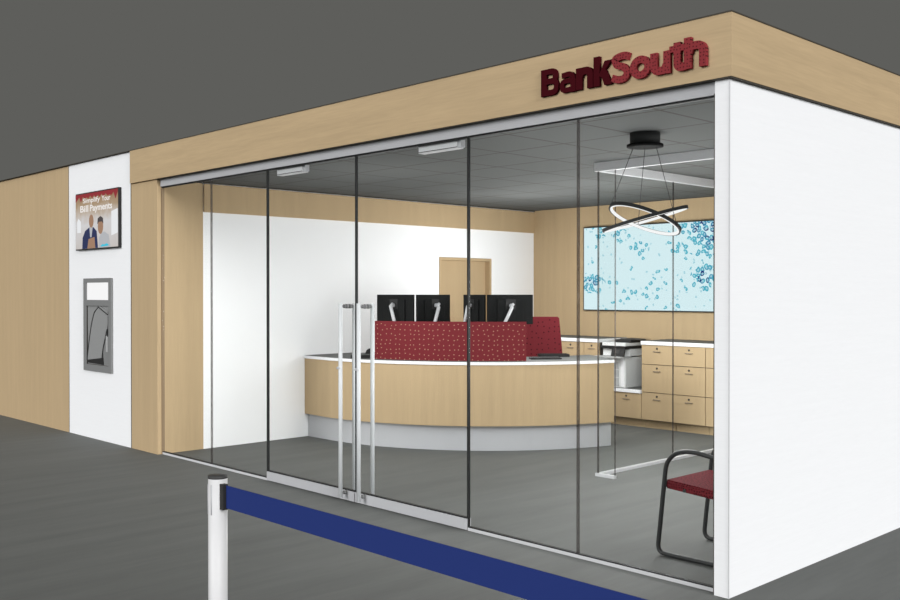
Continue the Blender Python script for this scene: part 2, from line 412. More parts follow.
def glass_door(nm, label, x0, x1, hx, seal):
    r = empty(nm, ((x0+x1)/2, G, 0)); tag(r, label, 'door', kind='structure')
    boxobj('glass_pane', 'glass', (x0+.008, x1-.008, G-.006, G+.006, .09, ZT-.012), r)
    boxobj('bottom_rail', 'alum', (x0+.005, x1-.005, G-.024, G+.024, .006, .083), r, bev=.002)
    w = MB(r.location); w.box(x0+.005, x1-.005, G-.012, G+.012, .083, .092); w.box(x0+.005, x1-.005, G-.012, G+.012, ZT-.016, ZT)
    for a, b in seal: w.box(a, b, G-.011, G+.011, .092, ZT-.016)
    w.build('edge_seal', 'dark', r)
    for side, yy in ((-1, -.02), (1, .12)):
        w = MB(r.location); w.tube([(hx, yy, .035), (hx, yy, 1.597)], .0165, 14)
        h = w.build('pull_handle', 'steel', r)
        w = MB(r.location)
        for z in (1.573, .07):
            a, b = (G, yy+.016) if side < 0 else (G, yy-.016)
            w.tube([(hx, a, z), (hx, b, z)], .009, 10)
            w.tube([(hx, a+side*.006, z), (hx, a+side*.026, z)], .018, 14)
            w.tube([(hx, a+side*.031, z), (hx, a+side*.046, z)], .015, 14)
        w.build('handle_standoff', 'atm', h)
        if side < 0:
            w = MB(r.location); w.tube([(hx-.03, yy-.004, 1.075), (hx-.004, yy-.012, 1.075)], .012, 12)
            w.tube([(hx-.004, yy-.012, 1.075), (hx+.012, yy-.022, 1.075)], .009, 12)
            w.build('lock_cylinder', 'alum', h)
    # closer box behind the top edge, lower ledge lighter
    cx0, cx1 = (x0+.17, x0+.60) if 'left' in label else (x0-.49+.0, x0)
    return r
dl = glass_door('door_1.001', 'left leaf of the frameless glass double doors', J[2], J[3], -3.462, [(J[3]-.008, J[3]-.001)])
dr = glass_door('door_1.002', 'right leaf of the frameless glass double doors', J[3], J[4], -3.228, [(J[3]+.0, J[3]+.003), (J[4]-.010, J[4]-.0)])
dl.name = 'door_2'; dr.name = 'door_3'
for r, x0, x1 in ((dl, -4.50, -4.115), (dr, -2.625, -2.21)):
    w = MB(r.location); w.box(x0, x1, G+.012, G+.075, ZT-.068, ZT-.002, bev=.003); c = w.build('door_closer', 'alum_light', r)
    w = MB(r.location); w.box(x0+.004, x1-.0, G+.008, G+.013, ZT-.062, ZT-.058); w.build('closer_groove', 'seam', c)
    w = MB(r.location); w.box(x1+.001, x1+.028, G+.02, G+.065, ZT-.062, ZT-.006, bev=.003); w.build('closer_cap', 'alum', c)

# ------------------------------------------------------------------ sign letters
def glyph(ch, off):
    cu = bpy.data.curves.new('t', 'FONT'); cu.body = ch; cu.size = 1; cu.offset = off; cu.resolution_u = 6
    o = bpy.data.objects.new('t', cu); COL.objects.link(o)
    dg = bpy.context.evaluated_depsgraph_get(); dg.update()
    me = bpy.data.meshes.new_from_object(o.evaluated_get(dg)); bpy.data.objects.remove(o); bpy.data.curves.remove(cu)
    return me
def poly_y(mb, pts, y0, y1):
    """prism with outline in x,z between y0 and y1"""
    t = bmesh.new(); a = [t.verts.new((x, y0, z)) for x, z in pts]; b = [t.verts.new((x, y1, z)) for x, z in pts]
    t.faces.new(a); t.faces.new(b[::-1]); k = len(pts)
    for i in range(k): t.faces.new((a[i], a[(i+1) % k], b[(i+1) % k], b[i]))
    bmesh.ops.recalc_face_normals(t, faces=t.faces[:]); return mb.merge(t)
HW = .0225
def ribbon(mb, pts, hw, y0, y1, closed=False):
    """flat bar of width 2*hw along a 2-D path (x, z)"""
    n = len(pts); P = [Vector((a_, b_)) for a_, b_ in pts]; Lf = []; Rg = []
    for i in range(n):
        if closed: d0 = (P[i]-P[i-1]).normalized(); d1 = (P[(i+1) % n]-P[i]).normalized()
        else:
            d0 = (P[i]-P[i-1]).normalized() if i else (P[1]-P[0]).normalized()
            d1 = (P[i+1]-P[i]).normalized() if i < n-1 else d0
        t_ = (d0+d1).normalized(); k_ = hw/max(.5, t_.dot(d1)); nn = Vector((-t_.y, t_.x))*k_
        Lf.append(P[i]+nn); Rg.append(P[i]-nn)
    t = bmesh.new()
    V = [[t.verts.new((q.x, y, q.y)) for q in L_] for y in (y0, y1) for L_ in (Lf, Rg)]
    for i in (range(n) if closed else range(n-1)):
        j = (i+1) % n
        for A, B in ((0, 1), (1, 3), (3, 2), (2, 0)):
            t.faces.new((V[A][i], V[A][j], V[B][j], V[B][i]))
    if not closed:
        for i in (0, n-1): t.faces.new((V[0][i], V[1][i], V[3][i], V[2][i]))
    bmesh.ops.recalc_face_normals(t, faces=t.faces[:]); mb.merge(t)
def f2(pts, r):
    return [(v.x, v.y) for v in fillet([(a_, b_, 0) for a_, b_ in pts], r, 8)]
def ell(cx, cz, rx, rz, n=28): return [(cx+rx*math.cos(2*PI*i/n), cz+rz*math.sin(2*PI*i/n)) for i in range(n)]
def spline(pts, n=8):
    P = [Vector(q) for q in pts]; P = [P[0]*2-P[1]]+P+[P[-1]*2-P[-2]]; out = []
    for i in range(1, len(P)-2):
        for k_ in range(n):
            t = k_/n; a_, b_, c_, d_ = P[i-1:i+3]
            out.append(.5*((2*b_)+(c_-a_)*t+(2*a_-5*b_+4*c_-d_)*t*t+(3*b_-a_-3*c_+d_)*t**3))
    out.append(P[-2]); return [(q.x, q.y) for q in out]
def strokes(ch, W, H):
    w, e = HW, .018; X = .146
    if ch == 'B': return [([(w, 0), (w, H)], w), (f2([(w, H-e), (W-.032, H-e), (W-.032, .53*H), (w, .53*H)], .034), e), (f2([(w, .53*H), (W-w, .53*H), (W-w, e), (w, e)], .04), e)]
    if ch == 'a': return [(f2([(W-.02, 0), (W-.02, H-.0155), (.14*W, H-.022)], .05), .0165), (f2([(W-.02, .555*H), (.018, .555*H), (.018, .0155), (W-.02, .02)], .034), .0155), ([(W-.021, 0), (W-.021, .6*H)], .021)]
    if ch == 'n': return [([(w, 0), (w, H)], w), (f2([(w+.005, .60*H), (w+.02, H-w), (W-w, H-w), (W-w, 0)], .045), w)]
    if ch == 'h': return [([(w, 0), (w, H)], w), (f2([(w+.005, .60*X), (w+.02, X-w), (W-w, X-w), (W-w, 0)], .045), w)]
    if ch == 'k': return [([(w, 0), (w, H)], w), ('poly', [(.28*W, .34*H), (W-.054, X), (W-.001, X), (.60*W, .50*H), (.45*W, .26*H)]), ('poly', [(.36*W, .44*H), (W-.056, 0), (W-.001, 0), (.66*W, .52*H)])]
    if ch == 'S': return [(spline([(W-.012, .83*H), (.74*W, .885*H), (.45*W, H-.02), (.19*W, .80*H), (.30*W, .61*H), (.66*W, .49*H), (W-.026, .29*H), (.66*W, .115*H), (.36*W, .10*H), (.05*W, .19*H)]), .0215)]
    if ch == 'o': return [(ell(W/2, H/2, W/2-.0215, H/2-.0205), .0215)]
    if ch == 'u': return [([(W-w, H), (W-w, 0)], w), (f2([(w, H), (w, w), (W-w-.02, w), (W-w-.005, .40*H)], .045), w)]
    if ch == 't': return [(f2([(.46*W, H), (.46*W, e), (W, e+.002)], .035), w), ([(0, X-e), (W, X-e)], e)]
def letter(li, ch, x0, x1, z0, z1, m, parent):
    W, H = x1-x0, z1-z0; q = MB(); q2 = MB()
    for k_, (pts, hw) in enumerate(strokes(ch, W, H)):
        if pts == 'poly':
            poly_y(q, [(a_+x0, b_+z0) for a_, b_ in hw], -.020-.0002*k_-.0007*li, 0); continue
        ribbon(q, [(a_+x0, b_+z0) for a_, b_ in pts], hw, -.020-.0002*k_-.0007*li, 0, closed=(ch == 'o'))
    return q.build('letter', m, parent)
sg = empty('sign', (-.7, -OV, 2.925)); tag(sg, 'raised red BankSouth lettering on the light oak fascia', 'sign')
for li, (ch, x0, x1, z0, z1) in enumerate((('B', -1.319, -1.171, 2.936, 3.106), ('a', -1.165, -1.036, 2.933, 3.066), ('n', -1.033, -.901, 2.936, 3.070),
        ('k', -.896, -.758, 2.936, 3.116), ('S', -.764, -.623, 2.935, 3.108), ('o', -.627, -.481, 2.934, 3.066), ('u', -.483, -.349, 2.934, 3.064),
        ('t', -.353, -.244, 2.936, 3.098), ('h', -.257, -.115, 2.937, 3.112))):
    o = letter(li, ch, x0+.7, x1+.7, z0-2.925, z1-2.925, 'sign_dark' if ch in 'Bank' else 'sign_red', sg)
    o['label'] = ('dark maroon letter ' if ch in 'Bank' else 'dotted red letter ')+ch

# ------------------------------------------------------------------ advert screen on the white panel
tv = empty('advert_screen', (-7.97, 0, 2.18)); tag(tv, 'wall screen showing a bill payments advert above the teller machine', 'screen')
boxobj('bezel', 'rubber', (-8.56, -7.425, -.034, 0, 2.178, 2.842), tv, bev=.003)
pw, ph, px0, pz0 = 1.11, .636, -8.547, 2.192
mb = MB((0, 0, 0)); mb.box(0, pw, -.004, 0, 0, ph); pic = mb.build('picture', 'advert', tv); pic.location = (px0+7.97, -.0342, pz0-2.18)
def on_pic(name, m, pts, y=-.006, label=None):
    q = MB(); poly_y(q, [(a*pw, b*ph) for a, b in pts], y, y+.002); o = q.build(name, m, pic)
    if label: o['label'] = label
    return o
M['ad_red'] = emis('advert_red', (140, 40, 46)); M['ad_text'] = emis('advert_lettering', (232, 228, 224)); M['ad_navy'] = emis('advert_navy_suit', (34, 44, 84))
M['ad_skin'] = emis('advert_skin', (156, 122, 98)); M['ad_dark'] = emis('advert_dark', (70, 64, 66)); M['ad_pale'] = emis('advert_pale', (228, 230, 232)); M['ad_shirt'] = emis('advert_shirt', (176, 178, 182)); M['ad_cyan'] = emis('advert_cyan', (60, 190, 215)); M['ad_grey'] = emis('advert_grey', (150, 152, 156))
# ragged red drip along the head of the picture
pts = [(0, 1), (1, 1)]; k = 22
for i in range(k+1):
    x = 1-i/k; pts.append((x, .955-(.05 if i % 2 else 0)-.09*abs((x-.5)*2)**2*(i % 3 == 1)))
on_pic('red_border', 'ad_red', pts)
on_pic('bright_window', 'ad_pale', [(.86, .2), (1, .24), (1, .66), (.86, .62)])
on_pic('blurred_figure', 'ad_pale', [(.04, .3), (.13, .3), (.13, .5), (.07, .56), (.04, .5)])
def oval(cx, cz, rx, rz, n=14): return [(cx+rx*math.cos(2*PI*i/n), cz+rz*math.sin(2*PI*i/n)) for i in range(n)]
on_pic('person_figure', 'ad_navy', [(.17, 0), (.18, .2), (.24, .32), (.34, .38), (.38, .36), (.44, .38), (.52, .30), (.55, .0)], -.008, 'bald man in navy suit pictured on the advert')
on_pic('paper_sheet', 'ad_skin', [(.30, 0), (.33, .17), (.47, .2), (.49, 0)], -.010)
on_pic('shirt_front', 'ad_shirt', [(.35, .40), (.43, .40), (.40, .2), (.37, .2)], -.010)
on_pic('face', 'ad_skin', oval(.40, .49, .055, .12), -.012)
on_pic('person_figure', 'ad_shirt', [(.57, 0), (.58, .18), (.63, .26), (.70, .28), (.80, .22), (.84, 0)], -.008, 'dark-haired person in pale top pictured on the advert')
on_pic('face', 'ad_skin', oval(.62, .38, .062, .14), -.012)
on_pic('hair', 'ad_dark', [(.55, .42), (.56, .52), (.62, .56), (.68, .52), (.69, .42), (.66, .46), (.58, .46)], -.014)
on_pic('cyan_mark', 'ad_cyan', [(.62, .03), (.66, .06), (.70, .05), (.76, .07), (.80, .045), (.80, .025), (.62, .015)], -.010)
def text_part(body, cx, cz, width, height, m, parent, y, name='lettering', off=.01):
    me = glyph(body, off); bm = bmesh.new(); bm.from_mesh(me); bpy.data.meshes.remove(me)
    xs = [v.co.x for v in bm.verts]; ys = [v.co.y for v in bm.verts]; ax, bx, ay, by = min(xs), max(xs), min(ys), max(ys)
    for v in bm.verts: v.co = Vector((cx-width/2+(v.co.x-ax)/(bx-ax)*width, y, cz-height/2+(v.co.y-ay)/(by-ay)*height))
    g = bmesh.ops.extrude_face_region(bm, geom=bm.faces[:])
    for v in g['geom']:
        if isinstance(v, bmesh.types.BMVert): v.co.y -= .001
    bmesh.ops.recalc_face_normals(bm, faces=bm.faces[:])
    q = MB(); q.merge(bm); return q.build(name, m, parent)
for wd_, a0, a1, z0, z1, of in (('Simplify', .21, .62, .80, .915, .012), ('Your', .66, .86, .82, .915, .012), ('Bill', .14, .34, .665, .785, .022), ('Payments', .38, .90, .63, .785, .022)):
    text_part(wd_, (a0+a1)/2*pw, (z0+z1)/2*ph, (a1-a0)*pw, (z1-z0)*ph, 'ad_text', pic, -.016, off=of)

# ------------------------------------------------------------------ teller machine
a = empty('teller_machine', (-7.99, 0, .78)); tag(a, 'grey framed teller machine set in the white panel below the advert screen', 'cash machine')
w = MB(a.location)
X0, X1, Z0, Z1 = -8.372, -7.642, .781, 1.848
w.box(X0, X0+.075, -.025, 0, Z0, Z1); w.box(X1-.068, X1, -.025, 0, Z0, Z1)
w.box(X0+.075, X1-.068, -.025, 0, Z0, Z0+.075); w.box(X0+.075, X1-.068, -.025, 0, Z1-.05, Z1); w.box(X0+.075, X1-.068, -.025, 0, 1.532, 1.60)
w.build('frame', 'atm', a)
boxobj('header_panel', 'lit_panel', (X0+.075, X1-.068, -.012, 0, 1.60, Z1-.05), a)
hx0, hx1, hz0, hz1 = X0+.075, X1-.068, Z0+.075, 1.532
boxobj('back_plate', 'atm_in', (hx0, hx1, -.006, 0, hz0, hz1), a)
# curved hood side: bowed outline
w = MB(a.location); pts = [(hx0+.30, hz1-.005)]
for i in range(9):
    t = i/8; pts.append((hx0+.30-.29*t**.48, hz1-.02-(hz1-hz0-.07)*t))
pts += [(hx1-.18, hz0+.085), (hx1-.15, hz0+.2), (hx1-.05, hz1-.26), (hx1-.012, hz1-.12), (hx1-.012, hz1-.06), (hx0+.36, hz1-.005)]
poly_y(w, pts, -.016, -.006); w.build('hood', 'atm_in', a)
w = MB(a.location); q = [(hx0+.30-.29*(i/12)**.48, -.017, hz1-.02-(hz1-hz0-.07)*i/12) for i in range(13)]; w.tube(q, .006, 6)
w.tube([(hx0+.31, -.017, hz1-.012), (hx1-.02, -.017, hz1-.10)], .006, 6); w.tube([(hx1-.05, -.017, hz1-.26), (hx1-.15, -.017, hz0+.2), (hx1-.18, -.017, hz0+.09)], .006, 6)
w.tube([(hx1-.012, -.017, hz1-.06), (hx1-.012, -.017, hz1-.24), (hx1-.03, -.017, hz1-.34)], .007, 6)
w.build('hood_rim', 'atm_dark', a)
w = MB(a.location); poly_y(w, [(hx1-.135, hz0+.02), (hx1-.16, hz0+.18), (hx1-.04, hz1-.30), (hx1-.005, hz1-.32), (hx1-.005, hz0+.02)], -.014, -.006); w.build('side_fascia', 'atm', a)
boxobj('keypad_plate', 'atm_light', (hx1-.08, hx1-.03, -.018, -.013, hz0+.16, hz0+.34), a)
w = MB(a.location); poly_y(w, [(hx0+.02, hz0+.02), (hx0+.02, hz0+.045), (hx1-.17, hz0+.09), (hx1-.15, hz0+.01)], -.02, -.006); w.build('slot_tray', 'atm_dark', a)
w = MB(a.location); w.tube([(hx0, -.012, hz0), (hx0, -.012, hz1), (hx1, -.012, hz1), (hx1, -.012, hz0), (hx0, -.012, hz0)], .006, 6); w.build('inner_edge', 'seam', a)

# ------------------------------------------------------------------ stanchions and belt
def stanchion(x, y, label, first=None):
    if first:
        o = copy_tree(first); o.location = (x, y, 0); tag(o, label); return o
    r = empty('stanchion_post', (x, y, 0)); tag(r, label, 'barrier post', 'belt barrier posts')
    q = MB(); q.lathe([(.175, 0), (.175, .012), (.16, .022), (.04, .028)]); q.build('base_plate', 'post', r)
    q = MB(); q.lathe([(.035, .028), (.035, 1.0)], n=40); q.build('pole', 'post', r)
    q = MB(); q.lathe([(.0358, 1.0), (.0362, 1.004), (.0358, 1.010), (.012, 1.011)], n=40); q.build('cap', 'cap', r)
    q = MB(); q.box(.03, .058, -.012, .008, .891, .984, bev=.001); q.build('belt_clip', 'rubber', r)
    q = MB()
    for an in (200, 250, 290):
        c, s_ = math.cos(R(an)), math.sin(R(an)); q.tube([(c*.035, s_*.035, .87), (c*.035, s_*.035, .98)], .0022, 6)
    q.build('slot_trim', 'alum', r)
    return r
p1 = stanchion(-.383, -2.935, 'white barrier post with dark cap in front of the glass')
p2 = stanchion(1.86, -2.935, 'white barrier post holding the near end of the blue belt', p1)
boxobj('barrier_belt', 'belt', (-.325, 1.825, -2.935, -2.931, .8975, .98), None, off=(.7, -2.935, .93), label='blue webbing belt stretched level from the white barrier post', cat='barrier belt')

# ------------------------------------------------------------------ reception desk
CX, CY = -6.2, 4.45
def arc(r, a0, a1, n=40): return [(CX+r*math.cos(R(a0+(a1-a0)*i/n)), CY+r*math.sin(R(a0+(a1-a0)*i/n))) for i in range(n+1)]
def ring_plan(ro, ri, ao=-13.1, ai=-4): 
    o_ = arc(ro, -87 if ro > 2.6 else -90, ao); i_ = arc(ri, ai, -90)
    return [(XL+.003, CY-ro+(.03 if ro > 2.6 else 0))]+o_+i_+[(XL+.003, CY-ri)]
desk = empty('reception_desk', (-5.2, 2.4, 0)); tag(desk, 'bowed light oak reception desk with white-edged worktop and metal kick', 'desk')
w = MB(desk.location); w.prism(ring_plan(2.55, 2.2, -12.5, -11), 0, .27); w.build('kick_panel', 'plinth', desk)
w = MB(desk.location); w.prism(ring_plan(2.63, 2.3, -13.1, -8), .27, .918); w.build('front_panel', 'wood_v', desk)
w = MB(desk.location); w.prism(ring_plan(2.645, 1.85), .918, .950); w.build('worktop_edge', 'counter_edge', desk)
w = MB(desk.location); w.prism(ring_plan(2.638, 1.86), .950, .953); w.build('worktop', 'counter', desk)
# support legs inside
for an in (-80, -35, -9):
    c, s_ = math.cos(R(an)), math.sin(R(an)); w = MB(desk.location)
    w.tube([(CX+2*c, CY+2*s_, 0), (CX+2*c, CY+2*s_, .912)], .025, 12); w.build('leg', 'plinth', desk)
# privacy screen follows the bow
pl = arc(2.515, -74.4, -35.4, 24)+arc(2.485, -35.4, -74.4, 24)
w = MB((-4.9, 2.4, .953)); w.prism(pl, .953, 1.372); scr = w.build('privacy_screen', 'red')
tag(scr, 'long red dotted privacy screen standing on the bowed reception desk', 'desk screen')

# ------------------------------------------------------------------ monitors
def make_monitor():
    r = empty('monitor'); W, H = .52, .325
    q = MB(); q.box(-W/2, W/2, -.012, .012, 0, H, bev=.004); q.box(-.15, .15, -.032, -.012, .03, .27, bev=.008); q.build('housing', 'monitor', r)
    q = MB(); q.box(-W/2+.012, W/2-.012, .0121, .014, .012, H-.012); q.build('display_panel', 'rubber', r)
    q = MB(); q.box(-.055, .055, -.036, -.032, .165, .275, bev=.001); q.build('mount_plate', 'rubber', r)
    q = MB(); q.tube([(0, -.036, .205), (0, -.07, .205)], .022, 14); q.tube([(-.02, -.075, .19), (.02, -.075, .225)], .016, 12)
    q.build('tilt_joint', 'alum', r)
    return r
def make_arm(parent, dx, top):
    q = MB(); q.tube([(0, -.085, .20), (dx, -.11, -.06)], .015, 12); q.tube([(.0, -.085, .19), (dx*.95, -.11, -.05)], .019, 8)
    q.tube([(dx, -.11, -.06), (dx, -.11, -top+.005)], .018, 12); q.tube([(dx, -.11, -top+.012), (dx, -.11, -top+.0)], .05, 20)
    return q.build('support_arm', 'alum_light', parent)
ZM = 1.336
def place_mon(apex, ang, side, label, dx, src=None):
    """ang: direction the back faces (deg); side: which end touches the apex"""
    nrm = Vector((math.cos(R(ang)), math.sin(R(ang)), 0)); tx = Vector((-nrm.y, nrm.x, 0))  # local x
    c = Vector((apex[0], apex[1], ZM)) + tx*side*.267
    r = make_monitor() if src is None else copy_tree(src)
    r.location = c; r.rotation_euler = (0, 0, math.atan2(tx.y, tx.x))
    tag(r, label, 'monitor', 'monitors behind the red desk screen')
    return r, dx
m0, d0 = place_mon((-5.246, 2.367), -79, -1, 'leftmost of four black monitors, seen from behind above the red screen', .10)
mm = [(m0, d0)]
mm.append(place_mon((-5.221, 2.369), 2, 1, 'second black monitor from the left, beside the oak door', -.11, m0))
mm.append(place_mon((-4.598, 2.822), -109, -1, 'narrow-looking third black monitor, turned most sharply away', -.05, m0))
mm.append(place_mon((-4.577, 2.819), -31, 1, 'rightmost black monitor, back facing out past the end of the red screen', -.13, m0))
for r, dx in mm: make_arm(r, dx, ZM-.953)

# ------------------------------------------------------------------ things on the desk
ph_ = empty('desk_telephone', (-5.72, 2.06, .953), R(-52)); tag(ph_, 'black desk telephone on the worktop left of the red screen', 'telephone')
q = MB(); q.prism([(-.16, -.07), (.12, -.07), (.12, .09), (-.16, .09)], 0, .035); q.build('base', 'rubber', ph_)
q = MB(); q.box(-.05, .11, -.05, .07, .035, .055, bev=.006); q.build('keypad', 'counter', ph_)
q = MB(); poly_y(q, [(.05+.052*math.cos(R(a_)), .045+.062*math.sin(R(a_))) for a_ in range(180, -1, -12)], -.05, .0); q.build('handset', 'rubber', ph_)
ph_.rotation_euler = (0, 0, R(46))
k = empty('keyboard', (-4.20, 3.36, .953), R(52)); tag(k, 'black keyboard lying on the worktop right of the red screen', 'keyboard')
q = MB(); q.box(-.17, .17, -.075, .075, 0, .018, bev=.004); q.build('case', 'rubber', k)
q = MB()
for iy in range(4):
    for ix in range(12): q.box(-.155+ix*.026, -.134+ix*.026, -.058+iy*.03, -.036+iy*.03, .018, .023)
q.build('keys', 'cap', k)
t_ = empty('document_tray', (-4.42, 3.76, .953), R(50)); tag(t_, 'flat black document tray on the worktop near its right end', 'tray')
q = MB(); q.box(-.17, .17, -.09, .09, 0, .008); 
for b_ in ((-.17, .17, -.09, -.084), (-.17, .17, .084, .09), (-.17, -.164, -.09, .09), (.164, .17, -.09, .09)): q.box(*b_, 0, .03)
q.build('tray_shell', 'rubber', t_)

# ------------------------------------------------------------------ task chairs behind the desk
def task_chair(loc, face, label):
    r = empty('office_chair', loc, face); tag(r, label, 'office chair', 'red office chairs behind the desk')
    q = MB()   # backrest: slightly tapered, tilted slab; seat side is +y, back is -y
    t = bmesh.new(); W0, W1, z0, z1 = .285, .205, .58, 1.40
    for yy in (-.035, .035):
        pass
    bmesh.ops.create_cube(t, size=1)
    for v in t.verts:
        top = v.co.z > 0; ww = W1 if top else W0
        v.co = Vector(((1 if v.co.x > 0 else -1)*ww, v.co.y*.06+(-.27 if top else -.2), z1 if top else z0))
    bmesh.ops.bevel(t, geom=t.edges[:], offset=.012, segments=2, affect='EDGES'); q.merge(t); q.build('backrest', 'redchair', r)
    q = MB(); q.box(-.24, .24, -.2, .26, .44, .52, bev=.02); q.build('seat', 'redchair', r)
    q = MB(); q.tube([(0, 0, .44), (0, 0, .09)], .025, 12); q.box(-.04, .04, -.27, .0, .40, .44); q.tube([(0, -.25, .42), (0, -.27, .62)], .02, 8); q.build('gas_column', 'tube', r)
    for i in range(5):
        an = R(72*i+18); q = MB(); q.tube([(0, 0, .1), (.28*math.cos(an), .28*math.sin(an), .07)], .018, 8); lg = q.build('leg', 'tube', r)
        q = MB(); q.tube([(.28*math.cos(an)-.012, .28*math.sin(an), .028), (.28*math.cos(an)+.012, .28*math.sin(an), .028)], .028, 14); q.build('caster', 'rubber', lg)
    for sx in (-1, 1):
        q = MB(); q.tube(fillet([(sx*.2, 0, .43), (sx*.28, 0, .43), (sx*.28, 0, .66)], .03), .012, 8); q.box(sx*.28-.03, sx*.28+.03, -.12, .12, .66, .685, bev=.008); q.build('armrest', 'tube', r)
    return r
oc = task_chair((-4.93, 4.12, 0), R(44), 'red office chair whose back shows right of the monitors')
c2 = copy_tree(oc); c2.location = (-5.93, 3.16, 0); c2.rotation_euler = (0, 0, R(205)); tag(c2, 'red office chair almost hidden behind the two left monitors')

# ------------------------------------------------------------------ cabinets along the back wall
YF, YB = 5.29, D-.003
def drawer(parent, x0, x1, z0, z1, lx):
    g = .004
    d_ = boxobj('drawer_front', 'wood_v', (x0+g, x1-g, YF-.0, YF+.02, z0+g, z1-g), parent)
    w = MB(parent.location); w.tube([(lx, YF-.006, z1-.045), (lx, YF, z1-.045)], .013, 12); w.build('lock', 'lock', d_)
    w = MB(parent.location); w.tube([(lx-.045, YF, z1-.084), (lx-.045, YF-.016, z1-.084), (lx+.045, YF-.016, z1-.084), (lx+.045, YF, z1-.084)], .0055, 6); w.build('pull', 'pull', d_)
    return d_
def cabinet(x0, x1, rows, label, group='filing cabinets along the back wall', lx=None, name='filing_cabinet'):
    r = empty(name, ((x0+x1)/2, YF+.3, 0)); tag(r, label, 'cabinet', group)
    top = rows[0]
    boxobj('carcass', 'seam', (x0+.001, x1-.001, YF+.02, YB, .105, top), r)
    boxobj('toe_kick', 'wood_v', (x0+.003, x1-.003, YF+.08, YF+.1, 0, .105), r)
    for i in range(len(rows)-1): drawer(r, x0, x1, rows[i+1], rows[i], lx if lx else (x0+x1)/2)
    return r
R3 = [1.04, .797, .45, .108]; R1 = [.43, .108]
cs = [-2.94, -3.382, -3.830, -4.285]
for i, lab in enumerate(('three-drawer oak cabinet at the right end, cut off by the white wall', 'three-drawer oak cabinet in the middle of the right bank', 'three-drawer oak cabinet immediately right of the printer')):
    cabinet(cs[i+1], cs[i], R3, lab)
cabinet(-4.737, -4.285, R1, 'low single-drawer oak cabinet under the printer shelf', lx=-4.515, name='low_cabinet')
cabinet(-4.94, -4.737, R1, 'narrow low oak cabinet left of the printer shelf drawer', name='low_cabinet')
cabinet(-5.188, -4.94, R3, 'narrow oak cabinet left of the printer, above the desk end')
cabinet(-5.64, -5.188, R3, 'oak cabinet with one lock showing above the reception desk')
cabinet(-6.09, -5.64, R3, 'oak cabinet mostly hidden behind the red office chair')
def countertop(x0, x1, z, label):
    w = empty('countertop', ((x0+x1)/2, YF+.3, z)); tag(w, label, 'countertop', 'white-edged counters on the oak cabinets')
    boxobj('edge', 'counter_edge', (x0, x1, YF-.02, YB, z, z+.044), w, bev=.003)
    boxobj('surface', 'counter', (x0+.004, x1-.004, YF-.014, YB, z+.044, z+.048), w)
countertop(-4.285, -2.94, 1.04, 'white-edged grey counter on the right bank of oak cabinets')
countertop(-6.10, -4.94, 1.04, 'white-edged grey counter left of the printer')
countertop(-4.937, -4.288, .43, 'low white-edged shelf top under the printer')
# ------------------------------------------------------------------ printer
p = empty('office_printer', (-4.7, 5.5, .478)); tag(p, 'white and black office printer on the low shelf between the counters', 'printer')
xa, xb, ya, yb = -4.90, -4.535, 5.30, 5.78
w = MB(p.location); w.box(xa, xb, ya, yb, .478, .86, bev=.012); w.build('body', 'printer', p)
for z0, z1 in ((.50, .60), (.61, .70), (.71, .80)):
    f = boxobj('paper_drawer', 'printer_grey', (xa+.02, xb-.10, ya-.008, ya, z0, z1), p)
    boxobj('drawer_grip', 'rubber', (xb-.155, xb-.12, ya-.012, ya-.008, z1-.03, z1-.02), f)
w = MB(p.location); w.box(xb-.07, xb-.02, ya-.006, ya+.02, .49, .85, bev=.005); w.build('corner_strip', 'counter_edge', p)
boxobj('output_tray', 'printer_grey', (xa-.02, xb+.02, ya-.14, ya+.1, .86, .878), p, bev=.003)
w = MB(p.location); w.box(xa, xa+.2, ya+.02, yb, .878, .97); w.box(xb-.12, xb, ya+.1, yb, .878, .97); w.build('neck', 'printer', p)
w = MB(p.location); w.box(xa-.01, xb+.01, ya-.03, yb, .968, 1.005, bev=.004); w.build('scanner_band', 'rubber', p)
w = MB(p.location); w.box(xa, xb, ya, yb, 1.005, 1.045, bev=.006); w.build('scanner_lid', 'printer', p)
w = MB(p.location); t = bmesh.new(); bmesh.ops.create_cube(t, size=1)
for v in t.verts: v.co = Vector((v.co.x*.2, v.co.y*.015, v.co.z*.10))
mt = Matrix.Translation((xb-.07, ya-.06, .925)) @ Matrix.Rotation(R(-18), 4, 'X')
w.merge(t, mt); cp = w.build('control_panel', 'rubber', p)
w = MB(p.location); t = bmesh.new(); bmesh.ops.create_cube(t, size=1)
for v in t.verts: v.co = Vector((v.co.x*.07, v.co.y*.004, v.co.z*.045))
w.merge(t, mt @ Matrix.Translation((-.01, -.01, .01))); w.build('panel_screen', 'cap', cp)
w = MB(p.location); w.box(xa+.12, xb+.01, ya+.1, yb-.05, 1.045, 1.085, bev=.012); w.build('document_feeder', 'rubber', p)
w = MB(p.location); poly_y(w, [(xa+.16, 1.086), (xb+.12, 1.086), (xb+.12, 1.090), (xa+.2, 1.098)], ya+.14, yb-.1); w.build('feeder_tray', 'cap', p)

# ------------------------------------------------------------------ picture screen on back wall
s_ = empty('wall_display', (-4.63, D, 1.445)); tag(s_, 'large wall display of teal bubbles on pale blue above the cabinets', 'display screen')
boxobj('bezel', 'rubber', (-5.64, -3.60, D-.055, D, 1.438, 2.585), s_, bev=.004)
w = MB(); w.box(0, 2.012, -.003, 0, 0, 1.118); o = w.build('picture', 'display', s_); o.location = (-5.626+4.63, -.0552, 1.453-1.445)

